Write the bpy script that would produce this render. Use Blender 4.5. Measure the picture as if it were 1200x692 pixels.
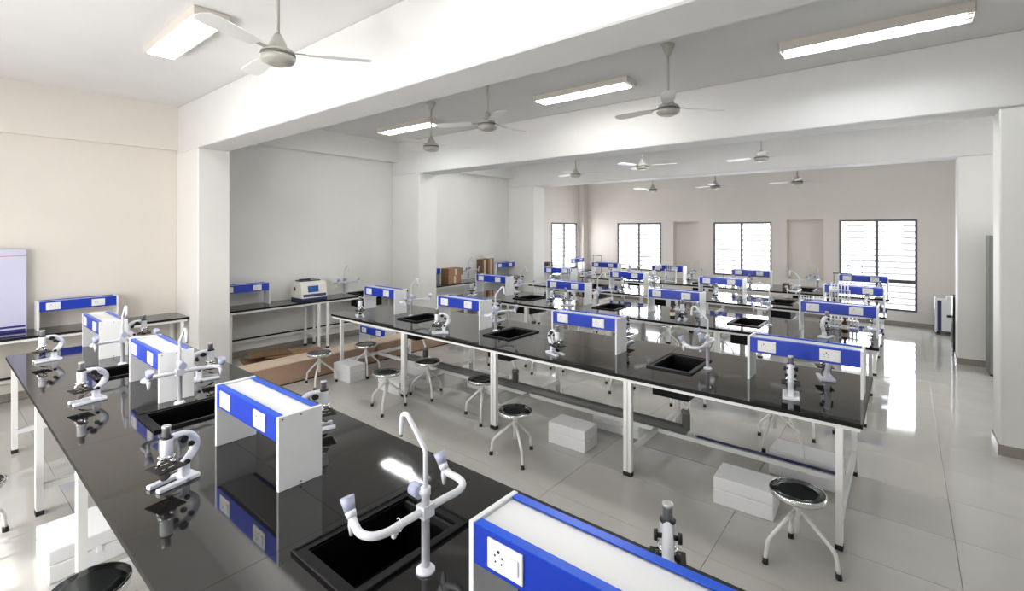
import bpy, bmesh, math, random
from mathutils import Vector, Matrix
random.seed(7)
PI = math.pi
SC = bpy.context.scene
COL = SC.collection
for o in list(bpy.data.objects): bpy.data.objects.remove(o)

# ------------------------------------------------------------------ camera
F_PX, YAW, CAM_Z = 563.0, math.atan(460/563.0), 2.15
cam = bpy.data.cameras.new('camera'); co = bpy.data.objects.new('camera', cam); COL.objects.link(co)
cam.sensor_width = 36; cam.lens = F_PX/1200*36; cam.shift_y = -(346-268)/1200
cam.clip_start = .05; cam.clip_end = 200
co.location = (0, 0, CAM_Z); co.rotation_euler = (PI/2, 0, YAW)
SC.camera = co

# ------------------------------------------------------------------ light
w = bpy.data.worlds.new('sky'); SC.world = w; w.use_nodes = True
bg = w.node_tree.nodes['Background']; bg.inputs[0].default_value = (.93, .96, 1, 1); bg.inputs[1].default_value = 2.4
SC.view_settings.view_transform = 'Standard'; SC.view_settings.look = 'None'
SC.view_settings.gamma = 1; SC.view_settings.use_curve_mapping = False
SC.view_settings.exposure = 0.34
def area(name, loc, rot, sx, sy, power, col=(1, 1, 1)):
    l = bpy.data.lights.new(name, 'AREA'); l.shape = 'RECTANGLE'; l.size = sx; l.size_y = sy; l.energy = power; l.color = col
    o = bpy.data.objects.new(name, l); COL.objects.link(o); o.location = loc; o.rotation_euler = rot
    return o
DAY = (.93, .955, 1.0)
# daylight standing in the windows: (name, centre, rotation, width, height, watts)
XW, YF, YB, XR, ZC = -8.65, 13.7, -1.7, 4.2, 4.0
BACK_WIN = [(-8.2, -6.6), (-6.0, -4.4), (-3.8, -2.2), (-1.6, 0.0)]
FAR_WIN = [(-6.95, -5.53, .9, 2.33), (-4.06, -2.63, .9, 2.33), (-1.2, .22, .32, 2.36)]
ADDED_RIGHT_WIN = [(7.4, 9.9)]  # unseen window, added to brighten the left wall of the middle bays
for a, b in BACK_WIN:
    area('daylight', ((a+b)/2, YB-.32, 1.75), (PI/2, 0, 0), b-a, 1.7, {-8.2: 32, -6.0: 105, -3.8: 110, -1.6: 22}[a], (1, .97, .94))
for a, b, z0, z1 in FAR_WIN:
    area('daylight', ((a+b)/2, YF+.42, (z0+z1)/2), (-PI/2, 0, 0), b-a, z1-z0, 100, DAY)
area('daylight', (-8.15-.5, 12.54, 1.62), (0, -PI/2, 0), 1.42, 1.46, 75, DAY)
for a, b in ADDED_RIGHT_WIN:
    area('daylight', (XR+.32, (a+b)/2, 1.75), (0, PI/2, 0), 1.7, b-a, 70, (.97, 1, .975))  # fill light in the added right-hand window

sun = bpy.data.lights.new('sun', 'SUN'); sun.energy = 3.2; sun.angle = .012; sun.color = (1, .96, .9)
so = bpy.data.objects.new('sun', sun); COL.objects.link(so); so.rotation_euler = (math.radians(42), 0, math.radians(-8))
# ------------------------------------------------------------------ materials
def mat(name, col, rough=.5, metal=0, noise=0, nscale=8, bump=0, bscale=60, spec=.5, emit=0, coat=0):
    m = bpy.data.materials.new(name); m.use_nodes = True
    nt = m.node_tree; p = nt.nodes['Principled BSDF']
    p.inputs['Base Color'].default_value = (*col, 1); p.inputs['Roughness'].default_value = rough
    p.inputs['Metallic'].default_value = metal; p.inputs['Specular IOR Level'].default_value = spec
    p.inputs['Coat Weight'].default_value = coat
    if emit:
        p.inputs['Emission Color'].default_value = (*col, 1); p.inputs['Emission Strength'].default_value = emit
    if noise or bump:
        tc = nt.nodes.new('ShaderNodeTexCoord')
    if noise:
        n = nt.nodes.new('ShaderNodeTexNoise'); n.inputs['Scale'].default_value = nscale; n.inputs['Detail'].default_value = 6
        nt.links.new(tc.outputs['Object'], n.inputs['Vector'])
        r = nt.nodes.new('ShaderNodeMapRange'); r.inputs[1].default_value = .3; r.inputs[2].default_value = .7
        r.inputs[3].default_value = 1-noise; r.inputs[4].default_value = 1+noise
        nt.links.new(n.outputs['Fac'], r.inputs[0])
        mx = nt.nodes.new('ShaderNodeVectorMath'); mx.operation = 'SCALE'; mx.inputs[0].default_value = col
        nt.links.new(r.outputs[0], mx.inputs['Scale']); nt.links.new(mx.outputs[0], p.inputs['Base Color'])
    if bump:
        n2 = nt.nodes.new('ShaderNodeTexNoise'); n2.inputs['Scale'].default_value = bscale; n2.inputs['Detail'].default_value = 4
        nt.links.new(tc.outputs['Object'], n2.inputs['Vector'])
        b = nt.nodes.new('ShaderNodeBump'); b.inputs['Strength'].default_value = bump; b.inputs['Distance'].default_value = .004
        nt.links.new(n2.outputs['Fac'], b.inputs['Height']); nt.links.new(b.outputs[0], p.inputs['Normal'])
    return m
M = dict(
    wall=mat('wall_paint', (.79, .785, .755), .6, noise=.02, nscale=1.5, bump=.08),
    beige=mat('beige_paint', (.75, .705, .645), .6, noise=.02, nscale=1.5, bump=.08),
    ceil=mat('ceiling_paint', (.72, .715, .705), .7, noise=.02, nscale=2),
    skirt=mat('skirting_tile', (.30, .27, .235), .25, noise=.08),
    tile=mat('vitrified_tile', (.52, .51, .48), .065, noise=.05, nscale=2.2, spec=.7),
    grout=mat('grout', (.26, .25, .23), .8),
    granite=mat('black_granite', (.012, .0115, .011), .05, noise=.5, nscale=160, spec=.85),
    white=mat('white_powder_coat', (.87, .87, .86), .35),
    board=mat('white_laminate', (.84, .85, .86), .3, noise=.01),
    blue=mat('blue_laminate', (.012, .045, .46), .3),
    blue_edge=mat('blue_edge_band', (.01, .10, .70), .3),
    plate=mat('white_plastic', (.86, .86, .86), .3),
    hole=mat('dark_hole', (.02, .02, .02), .5),
    black=mat('black_plastic', (.012, .012, .013), .35),
    rubber=mat('black_rubber', (.015, .015, .015), .6),
    sink=mat('black_polypropylene', (.0025, .0025, .003), .4, spec=.2),
    faucet=mat('pale_epoxy_coat', (.74, .755, .81), .32),
    knob=mat('lavender_plastic', (.42, .45, .60), .4),
    chrome=mat('chrome', (.80, .80, .80), .12, 1),
    seat=mat('dark_polished_steel', (.075, .085, .085), .16, .85),
    enamel=mat('white_enamel', (.80, .82, .88), .3),
    pipe=mat('grey_pvc', (.20, .20, .20), .45),
    foam=mat('expanded_polystyrene', (.89, .90, .92), .8, noise=.03, nscale=90, bump=.3, bscale=180),
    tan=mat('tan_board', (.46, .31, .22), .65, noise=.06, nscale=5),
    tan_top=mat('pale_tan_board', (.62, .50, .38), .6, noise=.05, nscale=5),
    card=mat('cardboard', (.30, .17, .09), .85, noise=.12, nscale=12),
    card2=mat('torn_cardboard', (.17, .095, .05), .85, noise=.25, nscale=14),
    cream=mat('cream_casing', (.78, .76, .69), .4),
    navy=mat('navy_panel', (.03, .035, .12), .35),
    screen=mat('blue_screen', (.02, .10, .35), .2),
    frame=mat('aluminium_dark', (.10, .10, .11), .4, .3),
    bar=mat('grille_bar', (.62, .63, .64), .5),
    fan=mat('fan_enamel', (.40, .39, .35), .4),
    fan_blade=mat('fan_blade_enamel', (.80, .79, .77), .4),
    fan_band=mat('fan_band', (.12, .12, .11), .4),
    lampbody=mat('lamp_housing', (.62, .58, .52), .4),
    diffuser=mat('lamp_diffuser', (1, .98, .95), .5, emit=26),
    tube=mat('lit_tube', (.93, .97, 1), .5, emit=40),
    steel=mat('grey_steel_paint', (.22, .225, .215), .4, noise=.04),
    poster=mat('lavender_print', (.62, .62, .80), .12, noise=.03, nscale=3),
    red=mat('red_print', (.65, .10, .10), .4),
    navyprint=mat('navy_print', (.03, .03, .20), .4),
    tubeglass=mat('milky_glass', (.78, .80, .83), .15),
    amber=mat('amber_glass', (.10, .035, .012), .1),
    paper=mat('white_paper', (.83, .82, .80), .8),
)
def glass_mat():
    m = bpy.data.materials.new('window_glass'); m.use_nodes = True; nt = m.node_tree; nt.nodes.clear()
    o = nt.nodes.new('ShaderNodeOutputMaterial'); mx = nt.nodes.new('ShaderNodeMixShader')
    t = nt.nodes.new('ShaderNodeBsdfTransparent'); g = nt.nodes.new('ShaderNodeBsdfGlossy'); g.inputs['Roughness'].default_value = .02
    mx.inputs[0].default_value = .08
    nt.links.new(t.outputs[0], mx.inputs[1]); nt.links.new(g.outputs[0], mx.inputs[2]); nt.links.new(mx.outputs[0], o.inputs[0])
    return m
M['glass'] = glass_mat()
M['granite_edge'] = mat('honed_granite_edge', (.008, .008, .008), .6, spec=.2)
M['silver'] = mat('brushed_silver', (.55, .55, .56), .3, .55)
M['matt_black'] = mat('matt_black', (.01, .01, .01), .55, spec=.3)

# ------------------------------------------------------------------ mesh helpers
class MB:
    def __init__(s): s.v = []; s.f = []; s.sm = []
    def add(s, vs, fs, smooth=False, mtx=None):
        n = len(s.v)
        s.v += [tuple(mtx @ Vector(v)) if mtx else tuple(v) for v in vs]
        s.f += [tuple(i+n for i in f) for f in fs]
        s.sm += [smooth]*len(fs) if not isinstance(smooth, list) else smooth
        return s
    def box(s, x0, x1, y0, y1, z0, z1, mtx=None):
        vs = [(x, y, z) for z in (z0, z1) for y in (y0, y1) for x in (x0, x1)]
        return s.add(vs, [(0, 2, 3, 1), (4, 5, 7, 6), (0, 1, 5, 4), (2, 6, 7, 3), (0, 4, 6, 2), (1, 3, 7, 5)], False, mtx)
    def bbox(s, x0, x1, y0, y1, z0, z1, b=.004, seg=1, mtx=None):
        bm = bmesh.new(); bmesh.ops.create_cube(bm, size=1)
        for v in bm.verts:
            v.co = Vector(((x0+x1)/2+v.co.x*(x1-x0), (y0+y1)/2+v.co.y*(y1-y0), (z0+z1)/2+v.co.z*(z1-z0)))
        bmesh.ops.bevel(bm, geom=bm.edges[:], offset=b, segments=seg, affect='EDGES', profile=.5)
        bm.verts.index_update()
        s.add([v.co[:] for v in bm.verts], [[v.index for v in f.verts] for f in bm.faces], False, mtx); bm.free(); return s
    def lathe(s, prof, n=20, mtx=None, c=(0, 0), capb=True, capt=True):
        vs = []; fs = []; sm = []
        for r, z in prof:
            for k in range(n):
                a = 2*PI*k/n; vs.append((c[0]+r*math.cos(a), c[1]+r*math.sin(a), z))
        for i in range(len(prof)-1):
            for k in range(n):
                fs.append((i*n+k, i*n+(k+1) % n, (i+1)*n+(k+1) % n, (i+1)*n+k)); sm.append(True)
        if capb: fs.append(tuple(range(n))[::-1]); sm.append(False)
        if capt: fs.append(tuple((len(prof)-1)*n+k for k in range(n))); sm.append(False)
        return s.add(vs, fs, sm, mtx)
    def cyl(s, p0, p1, r0, r1=None, n=14):
        p0 = Vector(p0); p1 = Vector(p1); r1 = r0 if r1 is None else r1
        d = p1-p0; q = d.to_track_quat('Z', 'Y').to_matrix().to_4x4()
        return s.lathe([(r0, 0), (r1, d.length)], n, Matrix.Translation(p0) @ q)
    def tube(s, pts, r, n=10, flat=1.0, cap=True):
        pts = [Vector(p) for p in pts]; vs = []; fs = []; sm = []
        t0 = (pts[1]-pts[0]).normalized()
        up = Vector((1, 0, 0)) if abs(t0.x) < .9 else Vector((0, 0, 1))
        for i, p in enumerate(pts):
            t = (pts[min(i+1, len(pts)-1)]-pts[max(i-1, 0)]).normalized()
            u = (up-t*up.dot(t)).normalized(); v = t.cross(u); up = u
            rr = r[i] if isinstance(r, (list, tuple)) else r
            for k in range(n):
                a = 2*PI*k/n; vs.append(p+u*rr*math.cos(a)*flat+v*rr*math.sin(a))
        for i in range(len(pts)-1):
            for k in range(n):
                fs.append((i*n+k, i*n+(k+1) % n, (i+1)*n+(k+1) % n, (i+1)*n+k)); sm.append(True)
        if cap:
            fs.append(tuple(range(n))[::-1]); fs.append(tuple((len(pts)-1)*n+k for k in range(n))); sm += [False, False]
        return s.add(vs, fs, sm)
    def prism(s, outline, z0, z1, mtx=None):
        n = len(outline)
        vs = [(x, y, z0) for x, y in outline]+[(x, y, z1) for x, y in outline]
        fs = [tuple(range(n))[::-1], tuple(range(n, 2*n))]+[(i, (i+1) % n, n+(i+1) % n, n+i) for i in range(n)]
        return s.add(vs, fs, False, mtx)
    def build(s, name, m, parent=None, loc=None, label=None):
        me = bpy.data.meshes.new(name); me.from_pydata(s.v, [], s.f)
        for p, q in zip(me.polygons, s.sm): p.use_smooth = q
        bm = bmesh.new(); bm.from_mesh(me); bmesh.ops.recalc_face_normals(bm, faces=bm.faces[:]); bm.to_mesh(me); bm.free()
        me.materials.append(M[m] if isinstance(m, str) else m)
        o = bpy.data.objects.new(name, me); COL.objects.link(o)
        if parent: o.parent = parent
        if loc: o.location = loc
        if label: o['label'] = label
        return o
def smooth_path(pts, k=6):
    """Catmull-Rom through the points."""
    P = [Vector(p) for p in pts]; P = [2*P[0]-P[1]]+P+[2*P[-1]-P[-2]]; out = []
    for i in range(1, len(P)-2):
        for j in range(k):
            t = j/k; a, b, c, d = P[i-1:i+3]
            out.append(.5*((2*b)+(c-a)*t+(2*a-5*b+4*c-d)*t*t+(3*b-a-3*c+d)*t**3))
    out.append(P[-2]); return out
def tag(o, label, cat, group=None):
    o['label'] = label; o['category'] = cat
    if group: o['group'] = group
    return o
def thing(name, label=None, cat=None, loc=(0, 0, 0), rz=0, group=None):
    o = bpy.data.objects.new(name, None); COL.objects.link(o); o.empty_display_size = .1
    o.location = loc; o.rotation_euler = (0, 0, rz)
    if label: tag(o, label, cat, group)
    return o
def dup(root, loc, rz, label):
    r = root.copy(); COL.objects.link(r); r.location = loc; r.rotation_euler = (0, 0, rz); r['label'] = label
    for ch in root.children:
        c = ch.copy(); COL.objects.link(c); c.parent = r
        for g in ch.children:
            d = g.copy(); COL.objects.link(d); d.parent = c
    return r
def honed_edges(o):
    o.data.materials.append(M['granite_edge'])
    for p in o.data.polygons:
        if abs(p.normal.z) < .5: p.material_index = 1
class Maker:
    """First placement uses the prototype itself, later ones copy it."""
    def __init__(s, root): s.root = root; s.used = False
    def put(s, loc, rz, label):
        if s.used: return dup(s.root, loc, rz, label)
        s.used = True; s.root.location = loc; s.root.rotation_euler = (0, 0, rz); s.root['label'] = label; return s.root
def struct(o): o['kind'] = 'structure'; return o
def wall_grid(mb, axis, pos0, pos1, a0, a1, z0, z1, holes):
    """boxes of a wall between pos0..pos1 across, spanning a0..a1, with rectangular holes (a, b, z, z)"""
    A = sorted({a0, a1, *[h[0] for h in holes], *[h[1] for h in holes]}); 
    for i in range(len(A)-1):
        m = (A[i]+A[i+1])/2; hs = sorted([(h[2], h[3]) for h in holes if h[0] < m < h[1]]); zc = z0
        for b, t in hs+[(z1, z1)]:
            if b > zc:
                if axis == 'x': mb.box(A[i], A[i+1], pos0, pos1, zc, b)
                else: mb.box(pos0, pos1, A[i], A[i+1], zc, b)
            zc = t
    return mb

# ------------------------------------------------------------------ the room
floor = struct(MB().box(XW-.3, XR+.3, YB-.3, YF+.4, -.12, -.012).build('floor', 'grout'))
TX, TY = 1.27, .633
tile_me = None
i0 = math.floor((XW-.27)/TX)
x = .27+TX*math.floor((XW-.27)/TX)
while x < XR:
    y = 5.15+TY*math.floor((YB-5.15)/TY)
    while y < YF:
        xa, xb, ya, yb = max(x, XW), min(x+TX, XR), max(y, YB), min(y+TY, YF)
        if xb-xa > .05 and yb-ya > .05:
            g = .0013
            full = abs(xb-xa-TX) < 1e-6 and abs(yb-ya-TY) < 1e-6
            if full and tile_me:
                o = bpy.data.objects.new('tile', tile_me); COL.objects.link(o); o.parent = floor
            else:
                mb = MB().bbox(g, xb-xa-g, g, yb-ya-g, -.012, 0, .0012)
                o = mb.build('tile', 'tile', floor)
                if full: tile_me = o.data
            o.location = (xa, ya, random.uniform(-.0004, 0))
        y += TY
    x += TX
struct(MB().box(XW-.3, XR+.3, YB-.3, YF+.4, ZC, ZC+.15).build('ceiling', 'ceil'))
# left wall: main stretch, then the thicker stretch of the last bay with its window
struct(MB().box(XW-.3, XW, YB-.3, 2.6, 0, ZC).build('wall_left', 'beige'))
struct(MB().box(XW-.3, XW, 2.6, 10.6, 0, ZC).build('wall_left', 'wall'))
wl = MB()
wall_grid(wl, 'y', XW-.3, -8.15, 10.6, YF+.4, 0, ZC, [(11.82, 13.26, .9, 2.34)])
wl.box(-8.15, -8.0, 13.42, YF, 0, ZC)
struct(wl.build('wall_left', 'beige'))
wf = MB()
wall_grid(wf, 'x', YF+.24, YF+.3, -8.15, XR+.3, 0, ZC, FAR_WIN)
wall_grid(wf, 'x', YF, YF+.24, -8.15, XR+.3, 0, ZC, FAR_WIN+[(-5.17, -4.45, .9, 2.36), (-2.29, -1.51, .9, 2.38)])
struct(wf.build('wall_far', 'beige'))
struct(wall_grid(MB(), 'x', YB-.25, YB, XW, XR+.3, 0, ZC, [(a, b, .9, 2.6) for a, b in BACK_WIN]).build('wall_back', 'wall'))
struct(wall_grid(MB(), 'y', XR, XR+.25, YB, YF, 0, ZC, [(a, b, .9, 2.6) for a, b in ADDED_RIGHT_WIN]).build('wall_right', 'wall'))
# beams across the room and along the left wall
BEAMS = [(2.45, 2.87), (6.45, 6.93), (10.4, 10.9)]
n = 1
for a, b in BEAMS:
    struct(MB().bbox(XW, XR, a, b, 3.3, ZC, .012).build('beam', 'ceil')); n += 1
for a, b, z in ((YB, 2.45, 3.34), (2.87, 6.45, 3.58), (6.93, 10.4, 3.54)):
    struct(MB().box(XW, XW+(.09 if a < 0 else .2), a, b, z, ZC).build('beam', 'beige' if a < 0 else 'wall'))
XC, XCR = -7.74, .7
for a, b in BEAMS:
    struct(MB().bbox(XW, XC, a, b, 0, 3.3, .012).build('column', 'wall'))
for (a, b), xl in zip(BEAMS[1:], (.7, .655)):
    c = struct(MB().bbox(xl, xl+.62, a+.03, b-.03, 0, 3.3, .012).build('column', 'wall'))
    k = MB(); e = .012
    k.box(xl-e, xl+.62+e, a+.03-e, b-.03+e, 0, .1); struct(k.build('baseboard_column', 'skirt'))
bl = MB()
for y0, y1 in ((YB, 2.45), (2.87, 6.45), (6.93, 10.4)): bl.box(XW, XW+.012, y0, y1, 0, .1)
bl.box(-8.15, -8.138, 10.9, 13.42, 0, .1)
for a, b in BEAMS: bl.box(XW, XC+.012, a-.012, b+.012, 0, .1)
struct(bl.build('baseboard_left', 'skirt'))
struct(MB().box(-8.0, XR, YF-.012, YF, 0, .1).build('baseboard_far', 'skirt'))

# windows: frame, mullion, panes, horizontal grille bars outside
def window(name, axis, pos, a0, a1, z0, z1, depth_sign, rail=None, bars=True):
    """axis 'x': lies in the plane y=pos, spans x; 'y': plane x=pos. depth_sign points outside."""
    def bx(mb, u0, u1, d0, d1, zz0, zz1):
        d0, d1 = sorted((pos+d0*depth_sign, pos+d1*depth_sign))
        return mb.box(u0, u1, d0, d1, zz0, zz1) if axis == 'x' else mb.box(d0, d1, u0, u1, zz0, zz1)
    root = struct(thing(name))
    f = MB(); t = .045
    bx(f, a0, a1, -.01, .05, z0, z0+t); bx(f, a0, a1, -.01, .05, z1-t, z1)
    bx(f, a0, a0+t, -.01, .05, z0+t, z1-t); bx(f, a1-t, a1, -.01, .05, z0+t, z1-t)
    f.build('window_frame', 'frame', root)
    mid = (a0+a1)/2
    bx(MB(), mid-.03, mid+.03, -.005, .045, z0+t, z1-t).build('mullion', 'frame', root)
    spans = [(z0+t, z1-t)]
    if rail:
        bx(MB(), a0+t, a1-t, -.012, .048, rail-.04, rail+.04).build('transom', 'frame', root)
        spans = [(z0+t, rail-.04), (rail+.04, z1-t)]
    for u0, u1 in ((a0+t, mid-.03), (mid+.03, a1-t)):
        for s0, s1 in spans:
            bx(MB(), u0, u1, .015, .021, s0, s1).build('pane', 'glass', root)
    if bars:
        zz = z0+.12
        while zz < z1-.06:
            bx(MB(), a0, a1, .11, .122, zz, zz+.042).build('grille_bar', 'bar', root); zz += .135
    return root
window('window_1', 'y', -8.15, 11.82, 13.26, .9, 2.34, -1)
for i, (a, b, z0, z1) in enumerate(FAR_WIN):
    window('window_%d' % (i+2), 'x', YF+.03, a, b, z0, z1, 1, rail=.98 if i == 2 else None)
for i, (a, b) in enumerate(BACK_WIN): window('window_%d' % (i+5), 'x', YB-.05, a, b, .9, 2.6, -1, bars=False)
for i, (a, b) in enumerate(ADDED_RIGHT_WIN): window('window_%d' % (i+10), 'y', XR+.05, a, b, .9, 2.6, 1, bars=False)  # added window, out of view, there for its light

# ------------------------------------------------------------------ benches
TOP = .875
ROWS = {1: 1.175, 2: 4.52, 3: 7.1, 4: 9.45, 5: 11.7}
RN = {1: 'nearest', 2: 'second', 3: 'third', 4: 'fourth', 5: 'farthest'}
HW = .66
def slab(mb, x0, x1, y0, y1, z0, z1, holes):
    return wall_grid_flat(mb, x0, x1, y0, y1, z0, z1, holes)
def wall_grid_flat(mb, x0, x1, y0, y1, z0, z1, holes):
    hs = [(max(a, x0), min(b, x1), max(c, y0), min(d, y1)) for a, b, c, d in holes if a < x1 and b > x0 and c < y1 and d > y0]
    if not hs: return mb.bbox(x0, x1, y0, y1, z0, z1, .0025)
    A = sorted({x0, x1, *[h[0] for h in hs], *[h[1] for h in hs]})
    for i in range(len(A)-1):
        m = (A[i]+A[i+1])/2; yc = y0
        for c, d in sorted([(h[2], h[3]) for h in hs if h[0] < m < h[1]])+[(y1, y1)]:
            if c > yc: mb.box(A[i], A[i+1], yc, c, z0, z1)
            yc = d
    return mb
def leg(root, x, y, w=.042, d=.042, top=.818, caps=True):
    l = MB().box(x-w/2, x+w/2, y-d/2, y+d/2, .035, top).build('leg', 'white', root)
    MB().box(x-w/2-.002, x+w/2+.002, y-d/2-.002, y+d/2+.002, 0, .035).build('foot_cap', 'rubber', l)
def island(row, x0, x1, legs, seams, sinks, detail=True):
    yc = ROWS[row]; y0, y1 = yc-HW, yc+HW
    root = thing('lab_bench', LAB_BENCH[row], 'lab bench', ((x0+x1)/2, yc, 0), 0, 'black topped island benches')
    ox = (x0+x1)/2
    X = lambda v: v-ox
    cuts = [x0]+seams+[x1]
    holes = [(X(s)-.17, X(s)+.17, -.25, .25) for s in sinks]
    for i in range(len(cuts)-1):
        for ya, yb in ((-HW, 0), (0, HW)):
            honed_edges(slab(MB(), X(cuts[i])+.001, X(cuts[i+1])-.001, ya+.001, yb-.001, TOP-.03, TOP, holes).build('worktop_slab', 'granite', root))
    a = MB()
    yi = HW-.035
    for s in (-1, 1): a.box(X(x0)+.015, X(x1)-.015, s*yi-.02, s*yi+.02, .818, TOP-.03)
    a.build('apron_rail', 'white', root)
    for k, lx in enumerate(legs):
        end = k in (0, len(legs)-1)
        for s in (-1, 1):
            if end: leg(root, X(lx), s*yi)
            else:
                leg(root, X(lx)-.02, s*yi, .034); leg(root, X(lx)+.02, s*yi, .034)
        c = MB().box(X(lx)-.02, X(lx)+.02, -yi+.0212, yi-.0212, .18, .22)
        c.box(X(lx)-.02, X(lx)+.02, -yi+.021, yi-.021, .818, TOP-.0305)
        c.build('cross_rail', 'white', root)
    lo = MB()
    for a_, b_ in zip(legs[:-1], legs[1:]): lo.box(X(a_)+.0205, X(b_)-.0205, -.02, .02, .18, .22)
    lo.build('stretcher', 'white', root)
    # drain line on the stretcher
    if detail and sinks:
        sx = sorted(sinks)
        p = MB().tube([(X(sx[0])-.35, 0, .266), (X(sx[-1])+.06, 0, .266)], .045, 12)
        p.build('drain_pipe', 'pipe', root)
        for s in sx:
            t = MB().lathe([(.038, .27), (.038, .42), (.044, .42), (.044, .45), (.03, .46)], 12, None, (X(s)+.06, 0)).build('bottle_trap', 'pipe', root)
            MB().tube(smooth_path([(X(s), 0, TOP-.258), (X(s), 0, .58), (X(s)+.02, 0, .54), (X(s)+.05, 0, .49), (X(s)+.06, 0, .455)]), .013, 8).build('drain_hose', 'white', t)
        if row <= 3:
            MB().tube(smooth_path([(X(sx[-1])+.16, -.03, TOP-.03), (X(sx[-1])+.13, -.03, .66), (X(sx[-1])+.1, -.02, .48), (X(sx[-1])+.14, -.005, .32), (X(sx[-1])+.14, 0, .235)]), .006, 6).build('supply_hose', 'white', root)
            MB().tube([(X(sx[-1])+.16, -.0, .234), (X(legs[-1])-.05, 0, .234)], .012, 8).build('gas_pipe', 'navy', root)
            MB().tube(smooth_path([(X(legs[-1])-.42, -.08, .80), (X(legs[-1])-.38, -.05, .6), (X(legs[-1])-.3, -.02, .4), (X(legs[-1])-.29, 0, .25)]), .007, 6).build('cable', 'white', root)
    return root
LAB_BENCH = {1: 'long black-topped lab bench nearest the camera, carrying the large tap and sink',
             2: 'long black-topped lab bench in the middle of the room, second from the camera',
             3: 'long black-topped lab bench, third from the camera',
             4: 'long black-topped lab bench, fourth from the camera',
             5: 'long black-topped lab bench closest to the far windows'}
BOXES = [(-6.68, -5.86), (-4.95, -4.13), (-3.05, -2.25), (-1.03, -.24)]
SINKS = [-5.345, -3.70, -1.645]
TAPS = [-5.60, -3.96, -1.39]
B1X = [(-6.9, -6.08), (-5.02, -4.2), (-3.15, -2.33), (-1.07, -.25)]
S1 = [-5.43, -3.83, -1.66]
T1 = [-5.71, -4.11, -1.385]
island(1, -6.97, -.2, [-6.62, -5.06, -3.52, -1.95, -.35], [-5.23, -3.74, -1.92], [-5.43, -3.84, -1.66])
for r in (2, 3, 4, 5):
    island(r, -6.7 if r > 2 else -6.66, -.21, [-6.42, -4.97, -3.43, -1.87, -.34], [-4.97, -3.43, -1.87], SINKS, r < 5)
def wall_bench(y0, y1, label, legs, sinks=(), XW=XW):
    XF = XW+.6
    root = thing('wall_bench', label, 'lab bench', ((XW+XF)/2, (y0+y1)/2, 0), 0, 'black topped benches along the left wall')
    cx, cy = (XW+XF)/2, (y0+y1)/2; hx = (XF-XW)/2; hy = (y1-y0)/2
    n = max(2, round((y1-y0)/1.7)); st = (y1-y0)/n
    hl = [(a-cx-.17, a-cx+.17, b-cy-.25, b-cy+.25) for a, b in sinks]
    for i in range(n):
        honed_edges(slab(MB(), -hx+.01, hx, -hy+i*st+.001, -hy+(i+1)*st-.001, TOP-.03, TOP, hl).build('worktop_slab', 'granite', root))
    MB().box(hx-.055, hx-.015, -hy+.02, hy-.02, .815, TOP-.03).build('apron_rail', 'white', root)
    MB().box(-hx+.03, -hx+.07, -hy+.02, hy-.02, .24, .28).build('low_rail', 'white', root)
    MB().tube([(-hx+.05, -hy+.03, .296), (-hx+.05, hy-.03, .296)], .014, 8).build('service_pipe', 'black', root)
    for ly in legs:
        leg(root, hx-.035, ly-cy, .04, .04, .815); leg(root, -hx+.09, ly-cy, .034, .038, .815)
        c = MB().box(-hx+.1075, hx-.056, ly-cy-.016, ly-cy+.016, .242, .278); c.build('cross_rail', 'white', root)
    return root
wall_bench(YB+.01, 2.44, 'black-topped wall bench left of the first column, beside the lavender board', [-.9, .3, 1.4, 2.36])
wall_bench(2.9, 6.41, 'black-topped wall bench carrying the cream centrifuge, between two columns', [3.0, 4.45, 4.62, 6.3], [(-8.36, 5.62)])
wall_bench(6.96, 10.36, 'black-topped wall bench carrying stacked brown cartons, between far columns', [7.05, 8.6, 10.25])
wall_bench(11.0, 13.38, 'black-topped wall bench below the left-hand window of the window bay', [11.1, 12.2, 13.3], (), -8.14)

# ------------------------------------------------------------------ socket units
def socket_unit():
    r = thing('socket_unit', 'x', 'socket unit', group='white and blue bench socket units')
    L, D, H = .80, .225, .362
    for s in (-1, 1):
        p = MB().bbox(s*(L/2)-.02*(s > 0), s*(L/2)+.02*(s < 0), -D/2, D/2, 0, H, .002).build('side_panel', 'board', r)
        xo = s*L/2
        for zz, yy in ((H-.014, .0), (.014, .0), (H-.014, -D/2+.02)):
            MB().cyl((xo-.0005*s, yy, zz), (xo+.0012*s, yy, zz), .004, n=8).build('screw', 'hole', p)
    MB().box(-L/2+.0205, L/2-.0205, -D/2+.03, D/2-.03, H-.026, H-.012).build('top_panel', 'board', r)
    MB().box(-L/2+.0205, L/2-.0205, -D/2+.03, D/2-.03, .232, .24).build('bottom_panel', 'board', r)
    for s in (-1, 1):
        y = s*(D/2-.004)
        f = MB()
        f.box(-L/2+.0205, L/2-.0205, min(y, y-s*.018), max(y, y-s*.018), .235, H-.006)
        fo = f.build('fascia', 'blue', r)
        MB().box(-L/2+.021, L/2-.021, min(y-s*.001, y-s*.032), max(y-s*.001, y-s*.032), H-.0055, H-.002).build('edge_strip', 'blue_edge', fo)
        for u in (.185, .735):
            cx = -L/2+u*L; w2, h2 = .068, .045; zc = .297
            MB().bbox(cx-w2, cx+w2, min(y-.0, y+s*.007), max(y, y+s*.007), zc-h2, zc+h2, .002).build('switch_plate', 'plate', fo)
            q = y+s*.0072
            MB().bbox(cx+.026, cx+.054, min(q, q+s*.004), max(q, q+s*.004), zc-.022, zc+.022, .001).build('rocker_switch', 'plate', fo)
            h = MB()
            for dx, dz, rr in ((0, .018, .005), (-.014, .004, .0035), (.014, .004, .0035), (-.012, -.014, .003), (.012, -.014, .003)):
                h.cyl((cx-.022+dx, q-.0005*s, zc+dz), (cx-.022+dx, q+.0008*s, zc+dz), rr, n=8)
            h.build('socket_holes', 'hole', fo)
    return r
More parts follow.
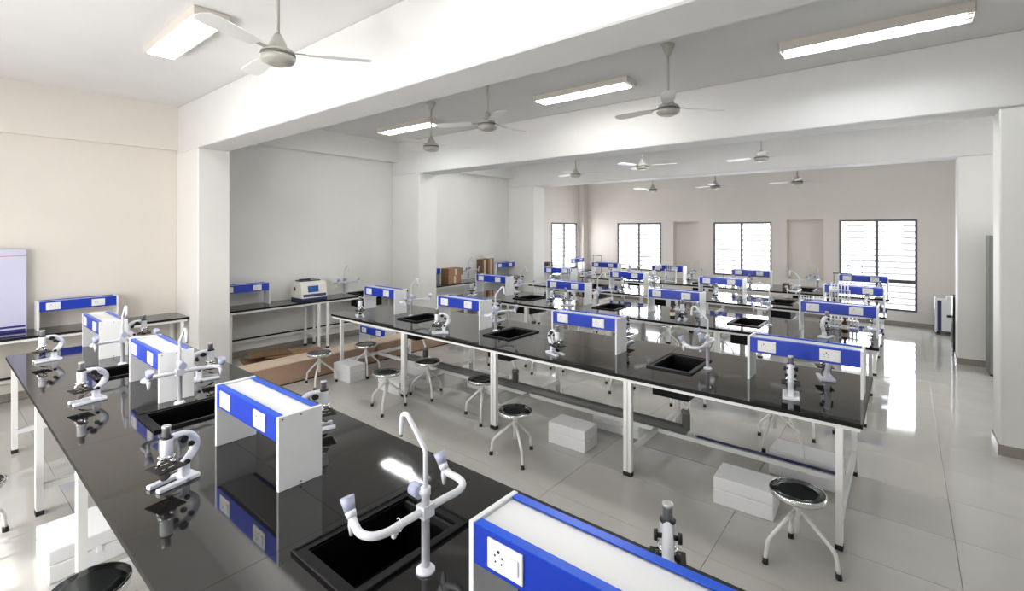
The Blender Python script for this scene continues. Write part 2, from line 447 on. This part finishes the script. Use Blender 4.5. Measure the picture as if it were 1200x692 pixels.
SU = Maker(socket_unit())
ORD = ['leftmost', 'second from left', 'third from left', 'rightmost']
for r in range(1, 6):
    for k, (a, b) in enumerate(B1X if r == 1 else BOXES):
        y = ROWS[r]+.02
        SU.put(((a+b)/2, y, TOP), 0, 'white and blue socket unit, %s on the %s island bench%s' % (ORD[k], RN[r], '' if r > 1 else ' to the camera'))
SU.put((-8.47, 1.29, TOP), PI/2, 'white and blue socket unit on the wall bench beside the lavender board')
SU.put((-8.47, 3.33, TOP), PI/2, 'white and blue socket unit on the wall bench left of the centrifuge')
SU.put((-8.47, 7.22, TOP), PI/2, 'white and blue socket unit on the far wall bench left of the stacked cartons')
SU.put((-8.47, 9.97, TOP), PI/2, 'white and blue socket unit at the right end of the far wall bench')

# ------------------------------------------------------------------ sinks and taps
def sink():
    r = thing('sink', 'x', 'sink', group='black drop-in bench sinks')
    rim = MB()
    ox, oy, ix, iy = .205, .295, .165, .245
    zt = .010
    for x0, x1, y0, y1 in ((-ox, ox, -oy, -iy), (-ox, ox, iy, oy), (-ox, -ix, -iy, iy), (ix, ox, -iy, iy)):
        rim.box(x0, x1, y0, y1, 0, zt)
    for a, b in (((-ox, -oy), (ox, oy)),):
        t = .012
        for x0, x1, y0, y1 in ((-ox, ox, -oy, -oy+t), (-ox, ox, oy-t, oy), (-ox, -ox+t, -oy, oy), (ox-t, ox, -oy, oy)):
            rim.bbox(x0, x1, y0, y1, .004, zt+.005, .003)
    rim.build('rim', 'sink', r)
    b = MB(); d = -.25; t = .006
    b.box(-ix, ix, -iy, iy, d-t, d)
    for x0, x1, y0, y1 in ((-ix, ix, -iy, -iy+t), (-ix, ix, iy-t, iy), (-ix, -ix+t, -iy, iy), (ix-t, ix, -iy, iy)): b.box(x0, x1, y0, y1, d, 0)
    b.build('basin', 'sink', r)
    MB().lathe([(.03, d), (.03, d+.004), (.02, d+.006)], 14).build('drain_grate', 'black', r)
    return r
SK = Maker(sink())
SN = ['left', 'middle', 'right']
for r in range(1, 6):
    for k, sx in enumerate(S1 if r == 1 else SINKS):
        SK.put((sx, ROWS[r]+(.03 if r == 1 else 0), TOP), 0, 'black drop-in sink, the %s one of three on the %s island bench' % (SN[k], RN[r]))
def tap(toward):
    """three-way lab tap, its spout reaching towards +x (toward=1) or -x"""
    t = toward
    r = thing('lab_tap', 'x', 'lab tap', group='white three-way lab taps')
    MB().lathe([(.036, 0), (.036, .008), (.03, .014), (.018, .02)], 18).build('base_flange', 'faucet', r)
    MB().lathe([(.0155, .012), (.0155, .285), (.019, .285), (.019, .312), (.0135, .314)], 14).build('post', 'faucet', r)
    MB().box(-.022, .022, -.026, .026, .205, .25).build('cross_block', 'faucet', r)
    MB().tube([(0, 0, .30), (0, 0, .42)]+smooth_path([(0, 0, .44), (t*.012, 0, .46), (t*.095, 0, .545), (t*.112, 0, .556), (t*.132, 0, .55), (t*.14, 0, .53), (t*.145, 0, .472)], 4), .0095, 10).build('spout', 'faucet', r)
    MB().cyl((t*.145, 0, .473), (t*.146, 0, .460), .0065, n=8).build('spout_tip', 'pipe', r)
    for s in (-1, 1):
        pts = [(0, 0, .228), (0, s*.10, .228), (0, s*.165, .226), (t*.02, s*.215, .226), (t*.065, s*.235, .228), (t*.11, s*.228, .236), (t*.135, s*.222, .25)]
        a = MB().tube(smooth_path(pts, 5), .0145, 10).build('side_arm', 'faucet', r)
        e = Vector((t*.135, s*.222, .25))
        MB().cyl(e, e+Vector((t*.014, 0, .018)), .017, .02, 12).build('valve_body', 'faucet', a)
        k = MB().cyl(e+Vector((t*.014, 0, .018)), e+Vector((t*.034, 0, .062)), .019, .026, 14)
        k.build('valve_knob', 'knob', r)
        MB().tube([e+Vector((t*.004, 0, -.004)), e+Vector((t*.006, 0, -.03)), e+Vector((t*.006, 0, -.065))], [.012, .012, .006], 10).build('nozzle', 'faucet', a)
    MB().cyl((0, 0, .285), (t*.03, 0, .285), .012, n=10).build('stem', 'faucet', r)
    k = MB().cyl((t*.028, 0, .285), (t*.075, 0, .285), .027, .025, 14)
    k.build('valve_knob', 'knob', r)
    return r
TP, TM = Maker(tap(1)), Maker(tap(-1))
for r in range(1, 6):
    for k, tx in enumerate(T1 if r == 1 else TAPS):
        sx = (S1 if r == 1 else SINKS)[k]
        mk = TP if sx > tx else TM
        o = mk.put((tx+(.01 if sx > tx else -.01)*0, ROWS[r]+(.01 if r == 1 else 0), TOP), 0, 'white three-way tap at the %s sink of the %s island bench' % (SN[k], RN[r]))
        if r == 1 and k == 2:
            tg = MB().tube(smooth_path([(-.012, -.12, .245), (-.004, -.12, .25), (.014, -.12, .235), (.006, -.12, .208), (-.02, -.123, .206)]), .002, 6)
            tg.tube(smooth_path([(0, -.12, .215), (-.02, -.11, .2), (-.035, -.105, .19)]), .002, 6)
            tg.bbox(-.03, -.014, -.135, -.12, .175, .205, .003); tg.bbox(-.043, -.03, -.112, -.1, .17, .195, .003)
            tg.build('tie_tag', 'paper', o)

# ------------------------------------------------------------------ microscopes
def microscope():
    r = thing('microscope', 'x', 'microscope', group='white student microscopes')
    b = MB()
    def rr(x0, x1, y0, y1, z0, z1): b.bbox(x0, x1, y0, y1, z0, z1, .006, 2)
    rr(-.062, -.026, -.115, .05, 0, .026); rr(.026, .062, -.115, .05, 0, .026); rr(-.062, .062, .02, .105, 0, .028)
    b.build('base', 'enamel', r)
    p = MB(); p.bbox(-.022, .022, .025, .072, .024, .115, .006, 2); p.build('pillar', 'enamel', r)
    MB().tube(smooth_path([(0, .045, .10), (0, .075, .128), (0, .104, .17), (0, .11, .215), (0, .092, .262), (0, .055, .292), (0, .0, .30), (0, -.03, .295)]), [.027]*12+[.026]*10+[.025]*10+[.024]*11, 10, .85).build('arm', 'enamel', r)
    MB().lathe([(.028, .205), (.031, .212), (.031, .305), (.028, .31)], 16, None, (0, -.045)).build('body_tube', 'enamel', r)
    e = MB().lathe([(.0205, .31), (.0205, .375), (.022, .376), (.022, .39), (.016, .392)], 14, None, (0, -.045)).build('eyepiece_tube', 'silver', r)
    MB().lathe([(.031, .309), (.031, .319), (.022, .322)], 14, None, (0, -.045)).build('collar', 'black', e)
    nz = MB().lathe([(.016, .176), (.04, .184), (.042, .198), (.028, .206)], 16, None, (0, -.045)).build('nosepiece', 'chrome', r)
    for a in (-PI/2, PI/6, 5*PI/6):
        c, s = math.cos(a), math.sin(a)
        MB().cyl((c*.022, -.045+s*.022, .186), (c*.045, -.045+s*.045, .145), .0135, .009, 10).build('objective', 'chrome', nz)
    st = MB().bbox(-.07, .07, -.118, .022, .118, .127, .002).build('stage', 'matt_black', r)
    for s in (-1, 1): MB().box(s*.03-.004, s*.03+.004, -.085, -.02, .1275, .1295).build('stage_clip', 'chrome', st)
    MB().lathe([(.02, .098), (.024, .104), (.024, .12)], 14, None, (0, -.045)).build('condenser', 'black', r)
    MB().tube([(0, .03, .085), (0, -.01, .08), (0, -.04, .062)], .005, 8).build('mirror_fork', 'chrome', r)
    MB().lathe([(.024, -.004), (.026, .0), (.024, .004)], 16, Matrix.Translation((0, -.05, .06)) @ Matrix.Rotation(.6, 4, 'X')).build('mirror', 'black', r)
    for z, y, rad, ln in ((.283, .02, .024, .052), (.232, .066, .017, .044), (.118, .05, .015, .036)):
        kx = MB()
        for s in (-1, 1): 
            k = MB().cyl((s*.016, y, z), (s*(ln-.014), y, z), rad*.45, n=10)
            k.cyl((s*(ln-.015), y, z), (s*ln, y, z), rad, rad*.93, n=14)
            k.build('focus_knob' if z > .2 else 'tilt_knob', 'black', r)
    return r
MI = Maker(microscope()); MI.root.scale = (.9, .9, .77)
for k, (x, y, rz, nm) in enumerate([
        (-6.42, .76, .12, 'on the near edge of the nearest bench, farthest left'),
        (-4.67, .77, .15, 'on the near edge of the nearest bench, second from the left'),
        (-2.845, .80, .25, 'standing in front of the nearest bench sink, largest and closest to the camera'),
        (-6.70, 1.54, PI-.25, 'on the far edge of the nearest bench, farthest left'),
        (-4.60, 1.51, PI-.2, 'on the far edge of the nearest bench, beside the middle tap'),
        (-2.90, 1.585, PI-.3, 'behind the large blue socket unit of the nearest bench'),
        (-.637, 1.635, PI+.38, 'behind the bottom right socket unit of the nearest bench')]):
    MI.put((x, y, TOP), rz, 'white microscope '+nm)
mics = {2: [(-6.15, 4.02, 1.1), (-4.40, 4.0, -.7), (-2.76, 4.07, 1.2), (-.67, 4.17, PI+.16), (-2.42, 4.98, PI), (-.52, 4.86, PI+.3), (-4.36, 5.02, PI)],
        3: [(-6.42, 6.66, .3), (-6.08, 7.55, PI), (-4.62, 6.72, .4), (-4.33, 6.76, -.4), (-2.75, 7.5, PI), (-2.44, 7.52, PI), (-2.4, 6.7, .2), (-.72, 6.72, 2.9), (-.3, 7.62, PI+.2)],
        4: [(-6.2, 9.0, 0), (-4.45, 9.0, .3), (-4.2, 9.9, PI), (-2.62, 8.98, .5), (-2.45, 9.9, PI), (-.44, 9.05, 3)],
        5: [(-5.95, 11.3, .2), (-3.88, 11.28, .2), (-2.58, 11.25, .1), (-.36, 11.2, 2.9)]}
QN = ['leftmost', 'second from left', 'third from left', 'fourth from left', 'fifth from left', 'sixth from left', 'seventh from left', 'eighth from left', 'rightmost']
for r, L in mics.items():
    near = sorted([m for m in L if m[1] < ROWS[r]]); far = sorted([m for m in L if m[1] >= ROWS[r]])
    for side, S in (('near', near), ('far', far)):
        for k, (x, y, rz) in enumerate(S):
            q = 'only one' if len(S) == 1 else ('rightmost' if k == len(S)-1 else QN[k])
            MI.put((x, y, TOP), rz, 'white microscope, %s along the %s side of the %s island bench' % (q, side, RN[r]))

# ------------------------------------------------------------------ stools
def stool():
    r = thing('stool', 'x', 'stool', group='round steel lab stools')
    h = .45
    MB().lathe([(.155, h-.036), (.162, h-.034), (.165, h-.02), (.165, h-.004), (.160, h), (.150, h-.001)], 28, None, capt=False).build('seat_rim', 'chrome', r)
    MB().lathe([(.1495, h-.012), (.1495, h-.001), (.10, h-.0035), (.05, h-.005), (.0, h-.0055)][:4], 28).build('seat_pad', 'seat', r)
    MB().lathe([(.05, h-.044), (.05, h-.037)], 16).build('seat_plate', 'white', r)
    MB().lathe([(.016, .175), (.016, h-.04)], 12).build('post', 'white', r)
    MB().lathe([(.024, .29), (.024, .36)], 12).build('hub', 'white', r)
    for k in range(3):
        a = k*2*PI/3; c, s = math.cos(a), math.sin(a)
        pts = [(.02*c, .02*s, .325), (.12*c, .12*s, .235)]+smooth_path([(.19*c, .19*s, .172), (.212*c, .212*s, .145), (.221*c, .221*s, .115), (.232*c, .232*s, .03)], 3)
        l = MB().tube(pts, .0125, 8).build('leg', 'white', r)
        MB().cyl((.2305*c, .2305*s, .036), (.2335*c, .2335*s, 0), .0165, .019, 10).build('foot_cap', 'rubber', l)
    return r
ST = Maker(stool())
for x, y, rz, lb in [
        (-.54, 3.60, -.2, 'beside the right end of the second bench, largest in view'),
        (-2.84, 3.52, -.6, 'standing clear on the floor next to a white foam box, mid room'),
        (-3.72, 4.02, -.9, 'behind the double leg in the middle of the second bench'),
        (-4.77, 4.12, -.5, 'under the second bench, between two double legs'),
        (-4.78, 3.49, -.85, 'pale-topped, in front of the second bench beside a foam box'),
        (-6.25, 3.45, -.75, 'before the left end of the second bench and tan crate'),
        (-6.17, 4.14, PI/2, 'under the left end of the second bench, behind the white foam box'),
        (-3.02, .50, .4, 'cut off by the bottom edge of the picture, under the nearest bench'),
        (-4.79, .20, .25, 'cut off by the left edge of the picture, beside the nearest bench'),
        (-1.0, 5.35, .3, 'behind the second bench, under its right half'),
        (-2.1, 5.95, .1, 'in front of the third bench, seen over the sink of the second'),
        (-3.0, 5.9, .6, 'in front of the third bench, right of its middle'),
        (-3.9, 6.3, .2, 'tucked against the middle of the third bench'),
        (-5.0, 5.85, .2, 'in front of the third bench, nearest the left wall'),
        (-4.35, 5.9, .9, 'in front of the third bench, second from the left wall'),
        (-.75, 5.9, .7, 'in front of the right end of the third bench'),
        (-2.4, 8.4, .2, 'in front of the fourth bench, right of its middle'),
        (-3.3, 8.35, .5, 'in front of the fourth bench, left of its middle'),
        (-5.0, 8.4, .5, 'in front of the fourth bench, nearest the left wall')]:
    ST.put((x, y, 0), rz, 'round steel stool '+lb)

# ------------------------------------------------------------------ foam boxes
def foam(x0, x1, y0, y1, h, rz, label):
    cx, cy = (x0+x1)/2, (y0+y1)/2; a, b = (x1-x0)/2, (y1-y0)/2
    r = thing('foam_box', 'white foam box '+label, 'foam box', (cx, cy, 0), rz, 'white foam boxes on the floor')
    MB().bbox(-a, a, -b, b, 0, h*.55, .008, 2).build('body', 'foam', r)
    MB().bbox(-a, a, -b, b, h*.55+.002, h, .008, 2).build('lid', 'foam', r)
    for c0 in (-.05, .03): MB().bbox(a-.001, a+.006, c0, c0+.03, h*.4, h*.62, .002).build('lid_catch', 'foam', r)
foam(-2.79, -2.37, 3.99, 4.25, .21, .02, 'alone on the open floor beside a stool')
foam(-6.36, -5.97, 3.73, 3.99, .235, .05, 'beside the stools at the left end of the second bench')
foam(-1.17, -.75, 3.93, 4.22, .21, .04, 'touching the stool by the right end of the second bench')
foam(-.92, -.40, 4.70, 4.98, .22, -.05, 'behind the right end leg of the second bench')
foam(-4.42, -4.0, .47, .86, .2, .02, 'under the nearest bench at the left of the picture')
foam(-5.48, -5.04, 3.86, 4.12, .17, .02, 'behind the pale-topped stool under the second bench')
foam(-4.62, -4.1, 4.68, 4.95, .2, .0, 'under the second bench, behind its drain pipe')
foam(-2.62, -2.1, 4.6, 4.88, .16, .03, 'flat under the second bench, right of the double leg')
foam(-.62, -.38, 6.75, 7.05, .22, 0, 'under the right end of the third bench')
foam(-5.75, -5.3, 4.55, 4.9, .2, 0, 'under the left part of the second bench beside the tan crate')
foam(-2.7, -2.3, 6.66, 7.0, .22, .1, 'under the middle of the third bench')

# ------------------------------------------------------------------ left bays: crates, scraps, instruments
def crate(x0, x1, y0, y1, h, label):
    cx, cy = (x0+x1)/2, (y0+y1)/2; a, b = (x1-x0)/2, (y1-y0)/2
    r = thing('crate', label, 'crate', (cx, cy, 0), 0, 'long low tan crates')
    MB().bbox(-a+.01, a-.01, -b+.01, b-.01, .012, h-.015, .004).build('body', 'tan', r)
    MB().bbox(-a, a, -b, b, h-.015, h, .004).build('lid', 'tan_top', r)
    MB().box(-a+.004, a-.004, -b+.004, b-.004, 0, .012).build('bottom_batten', 'rubber', r)
crate(-6.98, -6.60, 2.35, 4.62, .29, 'long low tan crate on the floor, in front of the torn cardboard')
crate(-6.99, -6.62, 4.66, 6.25, .29, 'long low tan crate continuing behind the second bench to the column')
SU.put((-7.43, 5.22, 0), 0, 'spare white and blue socket unit on the floor behind the tan crate')
def scrap(x, y, z, l, w_, rz, tilt, label, m='card2'):
    n = 9; o = []
    for i in range(n): o.append((-l/2+l*i/(n-1), -w_/2+random.uniform(-.02, .02)))
    for i in range(n): o.append((l/2-l*i/(n-1), w_/2+random.uniform(-.03, .03)))
    ob = MB().prism(o, 0, .008).build('cardboard_scrap', m)
    ob.location = (x, y, z); ob.rotation_euler = (tilt, tilt*.4, rz)
    tag(ob, label, 'cardboard', 'torn cardboard under the wall bench')
scrap(-7.55, 3.35, .03, .80, .42, 1.45, .12, 'lowest torn brown cardboard sheet on the floor behind the tan crate')
scrap(-7.60, 3.62, .085, .95, .34, 1.45, .12, 'long torn brown cardboard sheet leaning on the pile behind the crate', 'card')
scrap(-7.58, 3.30, .13, .62, .36, 1.45, .12, 'short dark cardboard sheet on the left of the torn pile')
scrap(-7.56, 3.75, .17, .90, .24, 1.45, .12, 'narrow topmost cardboard strip of the torn pile', 'card')
scrap(-7.66, 3.40, .215, .60, .28, 1.45, .12, 'crumpled cardboard flap at the back of the torn pile')
# centrifuge
c = thing('centrifuge', 'cream bench centrifuge with blue display on the wall bench', 'centrifuge', (-8.38, 4.43, TOP), 0); c.scale = (1, .82, 1.2)
MB().bbox(-.2, .2, -.29, .29, .0, .04, .006).build('base', 'navy', c)
bo = MB().prism([(-.2, .04), (.2, .04), (.16, .24), (.10, .275), (-.2, .275)], -.29, .29, Matrix.Rotation(PI/2, 4, 'X')).build('body', 'cream', c)
MB().bbox(-.16, .07, -.22, .22, .276, .292, .006).build('lid', 'navy', c)
MB().bbox(-.06, .03, -.2, .02, .293, .312, .006).build('lid_handle', 'black', c)
th = math.atan2(.04, .20)
sm = Matrix.Translation((.182, .0, .14)) @ Matrix.Rotation(-th, 4, 'Y')
MB().box(-.001, .004, -.14, .10, -.02, .075, sm).build('display', 'screen', c)
MB().box(-.001, .003, -.255, .265, -.085, -.045, sm).build('control_strip', 'navy', c)
MB().cyl((-.05, -.291, .17), (-.05, -.297, .17), .03, n=16).build('side_vent', 'black', c)
# wall-bench sinks and swan-neck taps
SK.put((-8.36, 5.62, TOP), 0, 'black drop-in sink in the wall bench right of the centrifuge')
TP.put((-8.57, 5.25, TOP), 0, 'white three-way tap by the wall, right of the centrifuge')
TP.put((-8.55, 8.72, TOP), 0, 'white three-way tap on the far wall bench beside the tall brown carton')
# cartons on the far wall bench
def carton(x0, x1, y0, y1, z0, z1, label, m='card', name='carton'):
    cx, cy = (x0+x1)/2, (y0+y1)/2; a, b = (x1-x0)/2, (y1-y0)/2
    r = thing(name, label, 'carton', (cx, cy, z0), 0)
    MB().bbox(-a, a, -b, b, 0, z1-z0, .004).build('body', m, r)
    MB().box(a-.0005, a+.001, -.03, .03, 0.01, z1-z0-.01).build('tape', 'tan_top', r)
    MB().box(-.006, .006, -b+.005, b-.005, z1-z0-.0005, z1-z0+.001).build('lid_seam', 'card2', r)
carton(-8.48, -8.2, 7.70, 8.12, TOP, 1.05, 'lower of two stacked brown cartons on the far wall bench')
carton(-8.48, -8.2, 7.71, 8.18, 1.052, 1.22, 'upper of two stacked brown cartons on the far wall bench')
carton(-8.62, -8.42, 9.10, 9.28, TOP, 1.36, 'tall dark brown carton on the far wall bench, left of a white panel', 'card2')
carton(-8.6, -8.42, 9.31, 9.54, TOP, 1.38, 'tall brown carton with a white top on the far wall bench')
tag(MB().bbox(-8.61, -8.41, 9.30, 9.55, 1.3825, 1.48, .004).build('white_panel', 'paper'), 'white box lid on the tall brown carton', 'box')
carton(-8.0, -7.8, 11.15, 11.4, TOP, 1.2, 'small dark brown carton on the wall bench in the window bay', 'card2')
SU.put((-7.97, 12.85, TOP), PI/2, 'white and blue socket unit under the left-hand window of the window bay')
# lavender board standing on the first wall bench
pb = thing('display_board', 'tall lavender display board with red line and navy base on the wall bench', 'display board', (-8.55, .05, TOP), 0)
MB().bbox(-.012, .012, -.78, .765, 0, 1.02, .003).build('panel', 'poster', pb)
MB().box(.0121, .0135, -.77, .755, .935, .943).build('red_line', 'red', pb)
MB().box(.0121, .0135, -.77, .755, .05, .075).build('navy_line', 'navyprint', pb)
MB().box(.0121, .0135, -.77, .755, .0, .03).build('navy_line', 'navyprint', pb)

# ------------------------------------------------------------------ glassware on the far benches
def stand(w_=.25, h=.53):
    r = thing('pipette_stand', 'x', 'pipette stand', group='black wire pipette stands')
    MB().bbox(-w_/2-.02, w_/2+.02, -.07, .07, 0, .014, .004).build('base', 'black', r)
    for s in (-1, 1): MB().cyl((s*w_/2, 0, .012), (s*w_/2, 0, h), .0055, n=8).build('upright', 'black', r)
    MB().bbox(-w_/2-.012, w_/2+.012, -.008, .008, h-.008, h+.008, .002).build('top_bar', 'black', r)
    return r
def rack(n, w_, h, zr, kind='test tube rack'):
    r = thing(kind.replace(' ', '_'), 'x', kind, group='white %ss' % kind)
    for z in (.02, zr):
        MB().box(-w_/2, w_/2, -.035, .035, z, z+.008).build('shelf', 'plate', r)
    for s in (-1, 1): MB().box(s*w_/2-.004, s*w_/2+.004, -.035, .035, 0, zr+.008).build('end_panel', 'plate', r)
    for k in range(n):
        xx = -w_/2+w_*(k+.5)/n
        MB().tube([(xx, 0, .029), (xx, 0, .035), (xx, 0, h)], [.004, .0085, .0085], 8).build('test_tube' if h < .3 else 'pipette', 'tubeglass', r)
    return r
PS, RK, PR = Maker(stand()), Maker(rack(9, .34, .155, .11)), Maker(rack(6, .26, .42, .30, 'pipette rack'))
for x, y, lb in [(-5.34, 11.92, 'farthest bench, against the left far window'),
                 (-3.19, 11.72, 'farthest bench, against the middle far window'),
                 (-.79, 11.74, 'farthest bench, against the right far window'),
                 (-6.98+.3, 11.72, 'left end of the farthest bench')]:
    PS.put((x, y+.24, TOP), 0, 'black wire pipette stand on the '+lb)
for x, y, lb in [(-1.2, 9.36, 'fourth bench, left of the rightmost socket unit'), (-3.3, 11.5, 'farthest bench, middle'), (-5.2, 11.5, 'farthest bench, left'),
                 (-.74, 11.42, 'farthest bench, right end'), (-.62, 6.66, 'third bench, behind the microscopes at the right end')]:
    if lb.startswith('third'): y = 7.42
    RK.put((x, y, TOP), 0, 'white test tube rack on the '+lb)
for x, y, lb in [(-.80, 9.3, 'fourth bench at its right end'), (-4.35, 11.4, 'farthest bench before the third window niche'), (-5.95, 9.3, 'fourth bench at its left end')]:
    PR.put((x, y-.06, TOP), 0, 'tall white pipette rack on the '+lb)
PS.put((-.80, 9.72, TOP), 0, 'black wire pipette stand on the fourth bench, right end')
PS.put((-5.95, 9.72, TOP), 0, 'black wire pipette stand on the fourth bench, left end')
def bottle():
    r = thing('reagent_bottle', 'x', 'bottle', group='amber reagent bottles')
    MB().lathe([(.032, 0), (.035, .004), (.035, .09), (.03, .105), (.013, .12), (.013, .14)], 14).build('glass_body', 'amber', r)
    MB().lathe([(.016, .138), (.016, .165), (.013, .168)], 12).build('cap', 'black', r)
    MB().lathe([(.0354, .025), (.0354, .075)], 14, capb=False, capt=False).build('paper_label', 'paper', r)
    return r
BT = Maker(bottle())
for x, y, lb in [(-.95, 9.12, 'first from the left by the right end of the fourth bench'), (-.86, 9.1, 'second from the left by the right end of the fourth bench'),
                 (-2.6, 6.85, 'under the third socket unit of the third bench'), (-.58, 7.36, 'by the rightmost socket unit of the third bench')]:
    BT.put((x, y if x != -.58 else 7.3, TOP), 0, 'amber reagent bottle '+lb)
carton(-2.0, -1.86, 11.45, 11.62, TOP, 1.0, 'small brown carton on the farthest bench beside its right sink', 'card2')

# ------------------------------------------------------------------ right side
cb = thing('steel_cupboard', 'tall grey steel cupboard behind the right-hand column', 'cupboard', (1.42, 10.05, 0), 0)
MB().bbox(-.46, .46, -.2, .2, .03, 2.05, .006).build('body', 'steel', cb)
MB().box(-.45, .45, -.19, .19, 0, .03).build('plinth', 'black', cb)
for z0, z1 in ((.06, .86), (.88, 2.03)):
    d = MB().bbox(-.45, .45, -.218, -.202, z0, z1, .004).build('door', 'steel', cb)
    MB().tube([(-.40, -.22, z1-.55), (-.40, -.245, z1-.54), (-.40, -.245, z1-.42), (-.40, -.22, z1-.41)], .008, 8).build('handle', 'chrome', d)
MB().cyl((-.462, -.15, 1.55), (-.472, -.15, 1.55), .02, n=12).build('side_lock', 'chrome', cb)
de = thing('instrument_trolley', 'white instrument trolley with a blue side near the far wall', 'trolley', (.78, 13.25, 0), 0)
MB().bbox(-.27, .4, -.2, .25, .08, .70, .006).build('body', 'board', de)
MB().bbox(-.30, -.272, -.2, .25, .05, .74, .004).build('side_panel', 'board', de)
MB().box(-.262, -.20, -.203, -.2005, .085, .70).build('blue_panel', 'navy', de)
MB().box(-.302, -.3005, -.15, .05, .02, .5).build('blue_strip', 'blue', de)
MB().bbox(-.12, .02, -.1, .05, .702, .78, .01, 2).build('paper_roll', 'paper', de)
for sx in (-.24, .37):
    for sy in (-.16, .21): MB().cyl((sx, sy, 0), (sx, sy, .082), .025, n=10).build('caster', 'rubber', de)
bc = thing('black_cabinet', 'narrow black cabinet behind the far right column, only its edge showing', 'cabinet', (.895, 11.2, 0), 0)
MB().bbox(-.265, .25, -.22, .22, .0, 1.0, .02, 3).build('body', 'black', bc)
MB().bbox(-.33, -.266, -.03, .03, .62, .66, .008).build('handle', 'black', bc)

# ------------------------------------------------------------------ ceiling fans
def fan(rod):
    r = thing('ceiling_fan', 'x', 'ceiling fan', group='white ceiling fans')
    # origin at the bottom of the motor
    MB().lathe([(.0, 0), (.06, .004), (.10, .02), (.115, .045), (.112, .062)][1:], 24).build('motor_bowl', 'fan', r)
    MB().lathe([(.112, .0625), (.116, .066), (.116, .078), (.112, .082)], 24).build('motor_band', 'fan_band', r)
    MB().lathe([(.112, .0825), (.10, .105), (.06, .125), (.055, .15), (.035, .19), (.022, .215)], 24).build('motor_cover', 'fan', r)
    MB().lathe([(.013, .2), (.013, rod)], 10).build('down_rod', 'fan', r)
    MB().lathe([(.018, rod-.12), (.03, rod-.10), (.062, rod-.012), (.065, rod)], 18).build('canopy', 'fan', r)
    for k in range(3):
        a = k*2*PI/3
        m = Matrix.Rotation(a, 4, 'Z') @ Matrix.Translation((0, 0, .088)) @ Matrix.Rotation(math.radians(9), 4, 'X')
        o = [(.19, -.045), (.30, -.06), (.52, -.068), (.60, -.06), (.625, -.02), (.625, .02), (.60, .06), (.52, .068), (.30, .06), (.19, .045)]
        b = MB().prism(o, -.002, .002, m).build('blade', 'fan_blade', r)
        MB().box(.09, .22, -.018, .018, .0025, .0065, m).build('blade_bracket', 'fan', b)
    return r
FM = Maker(fan(ZC-3.28))
for x, y, rz, lb in [(-3.36, 1.55, .95, 'nearest the camera, in front of the first beam'),
                     (-5.37, 4.7, .75, 'in the second bay, closest to the left wall'), (-3.73, 4.12, 1.5, 'in the second bay, middle of its three, its canopy hidden'),
                     (-1.84, 4.73, .9, 'in the second bay, right-hand one with its canopy visible'),
                     (-5.65, 9.15, .7, 'in the third bay, leftmost of its three'), (-3.91, 8.75, .2, 'in the third bay, middle of its three'),
                     (-1.88, 8.98, .75, 'in the third bay, rightmost of its three')]:
    FM.put((x, y, 3.28), rz, 'white ceiling fan '+lb)
FM2 = Maker(fan(ZC-3.12)); 
for x, rz, z_, lb in [(-5.2, .1, 3.15, 'leftmost of three'), (-3.6, .6, 3.12, 'middle of three'), (-1.85, .7, 3.14, 'rightmost of three')]:
    FM2.put((x, 12.3, 3.12), rz, 'white ceiling fan in the window bay, '+lb)

# ------------------------------------------------------------------ ceiling lights
def batten(open_tubes):
    r = thing('ceiling_light', 'x', 'ceiling light', group='long surface-mounted ceiling lights')
    L, W = 1.42, .28
    if not open_tubes:
        MB().bbox(-L/2, L/2, -W/2, W/2, -.075, 0, .008).build('housing', 'lampbody', r)
        MB().bbox(-L/2+.04, L/2-.06, -W/2+.03, W/2-.03, -.082, -.0755, .002).build('diffuser', 'diffuser', r)
    else:
        h = MB().box(-L/2, L/2, -W/2, W/2, -.02, 0)
        for s in (-1, 1):
            h.box(-L/2, L/2, s*W/2-.006*(s > 0), s*W/2+.006*(s < 0), -.09, -.02); h.box(s*L/2-.006*(s > 0), s*L/2+.006*(s < 0), -W/2, W/2, -.09, -.02)
        h.build('housing', 'lampbody', r)
        for s in (-1, 1):
            t = MB().cyl((-L/2+.05, s*.062, -.058), (L/2-.05, s*.062, -.058), .016, n=12).build('lamp_tube', 'tube', r)
            for q in (-1, 1): MB().box(q*(L/2-.03)-.02, q*(L/2-.03)+.02, s*.062-.018, s*.062+.018, -.078, -.021).build('end_cap', 'plate', t)
        for k in range(11):
            xx = -L/2+.12+k*(L-.24)/10
            MB().box(xx-.002, xx+.002, -W/2+.008, W/2-.008, -.088, -.03).build('louvre_fin', 'plate', r)
        MB().box(-L/2+.01, L/2-.01, -.002, .002, -.088, -.03).build('louvre_spine', 'plate', r)
    return r
BL = Maker(batten(False)); BO = Maker(batten(True))
BL.put((-5.24, 1.54, ZC), 0, 'ceiling light with a lit diffuser, nearest the camera beside the first fan')
BL.put((-3.30, 5.50, ZC), 0, 'ceiling light with a lit diffuser, middle of the second bay')
BO.put((-6.82, 5.42, ZC), 0, 'ceiling light with bare tubes and louvre, closest to the left wall in the second bay')
for x, lb in [(-6.82, 'left'), (-3.3, 'middle'), (-.26, 'right')]:  # hidden lights added behind the beam to brighten the middle bays
    BL.put((x, 8.0, ZC), 0, 'added unseen ceiling light in the third bay behind the second beam, '+lb+' one of three')
BL.put((-1.75, 1.54, ZC), 0, 'added unseen ceiling light above the near end of the nearest bench')  # extra light added above the frame, brightens the room
BO.put((-.26, 5.52, ZC), 0, 'ceiling light with bare tubes and louvre, at top right')
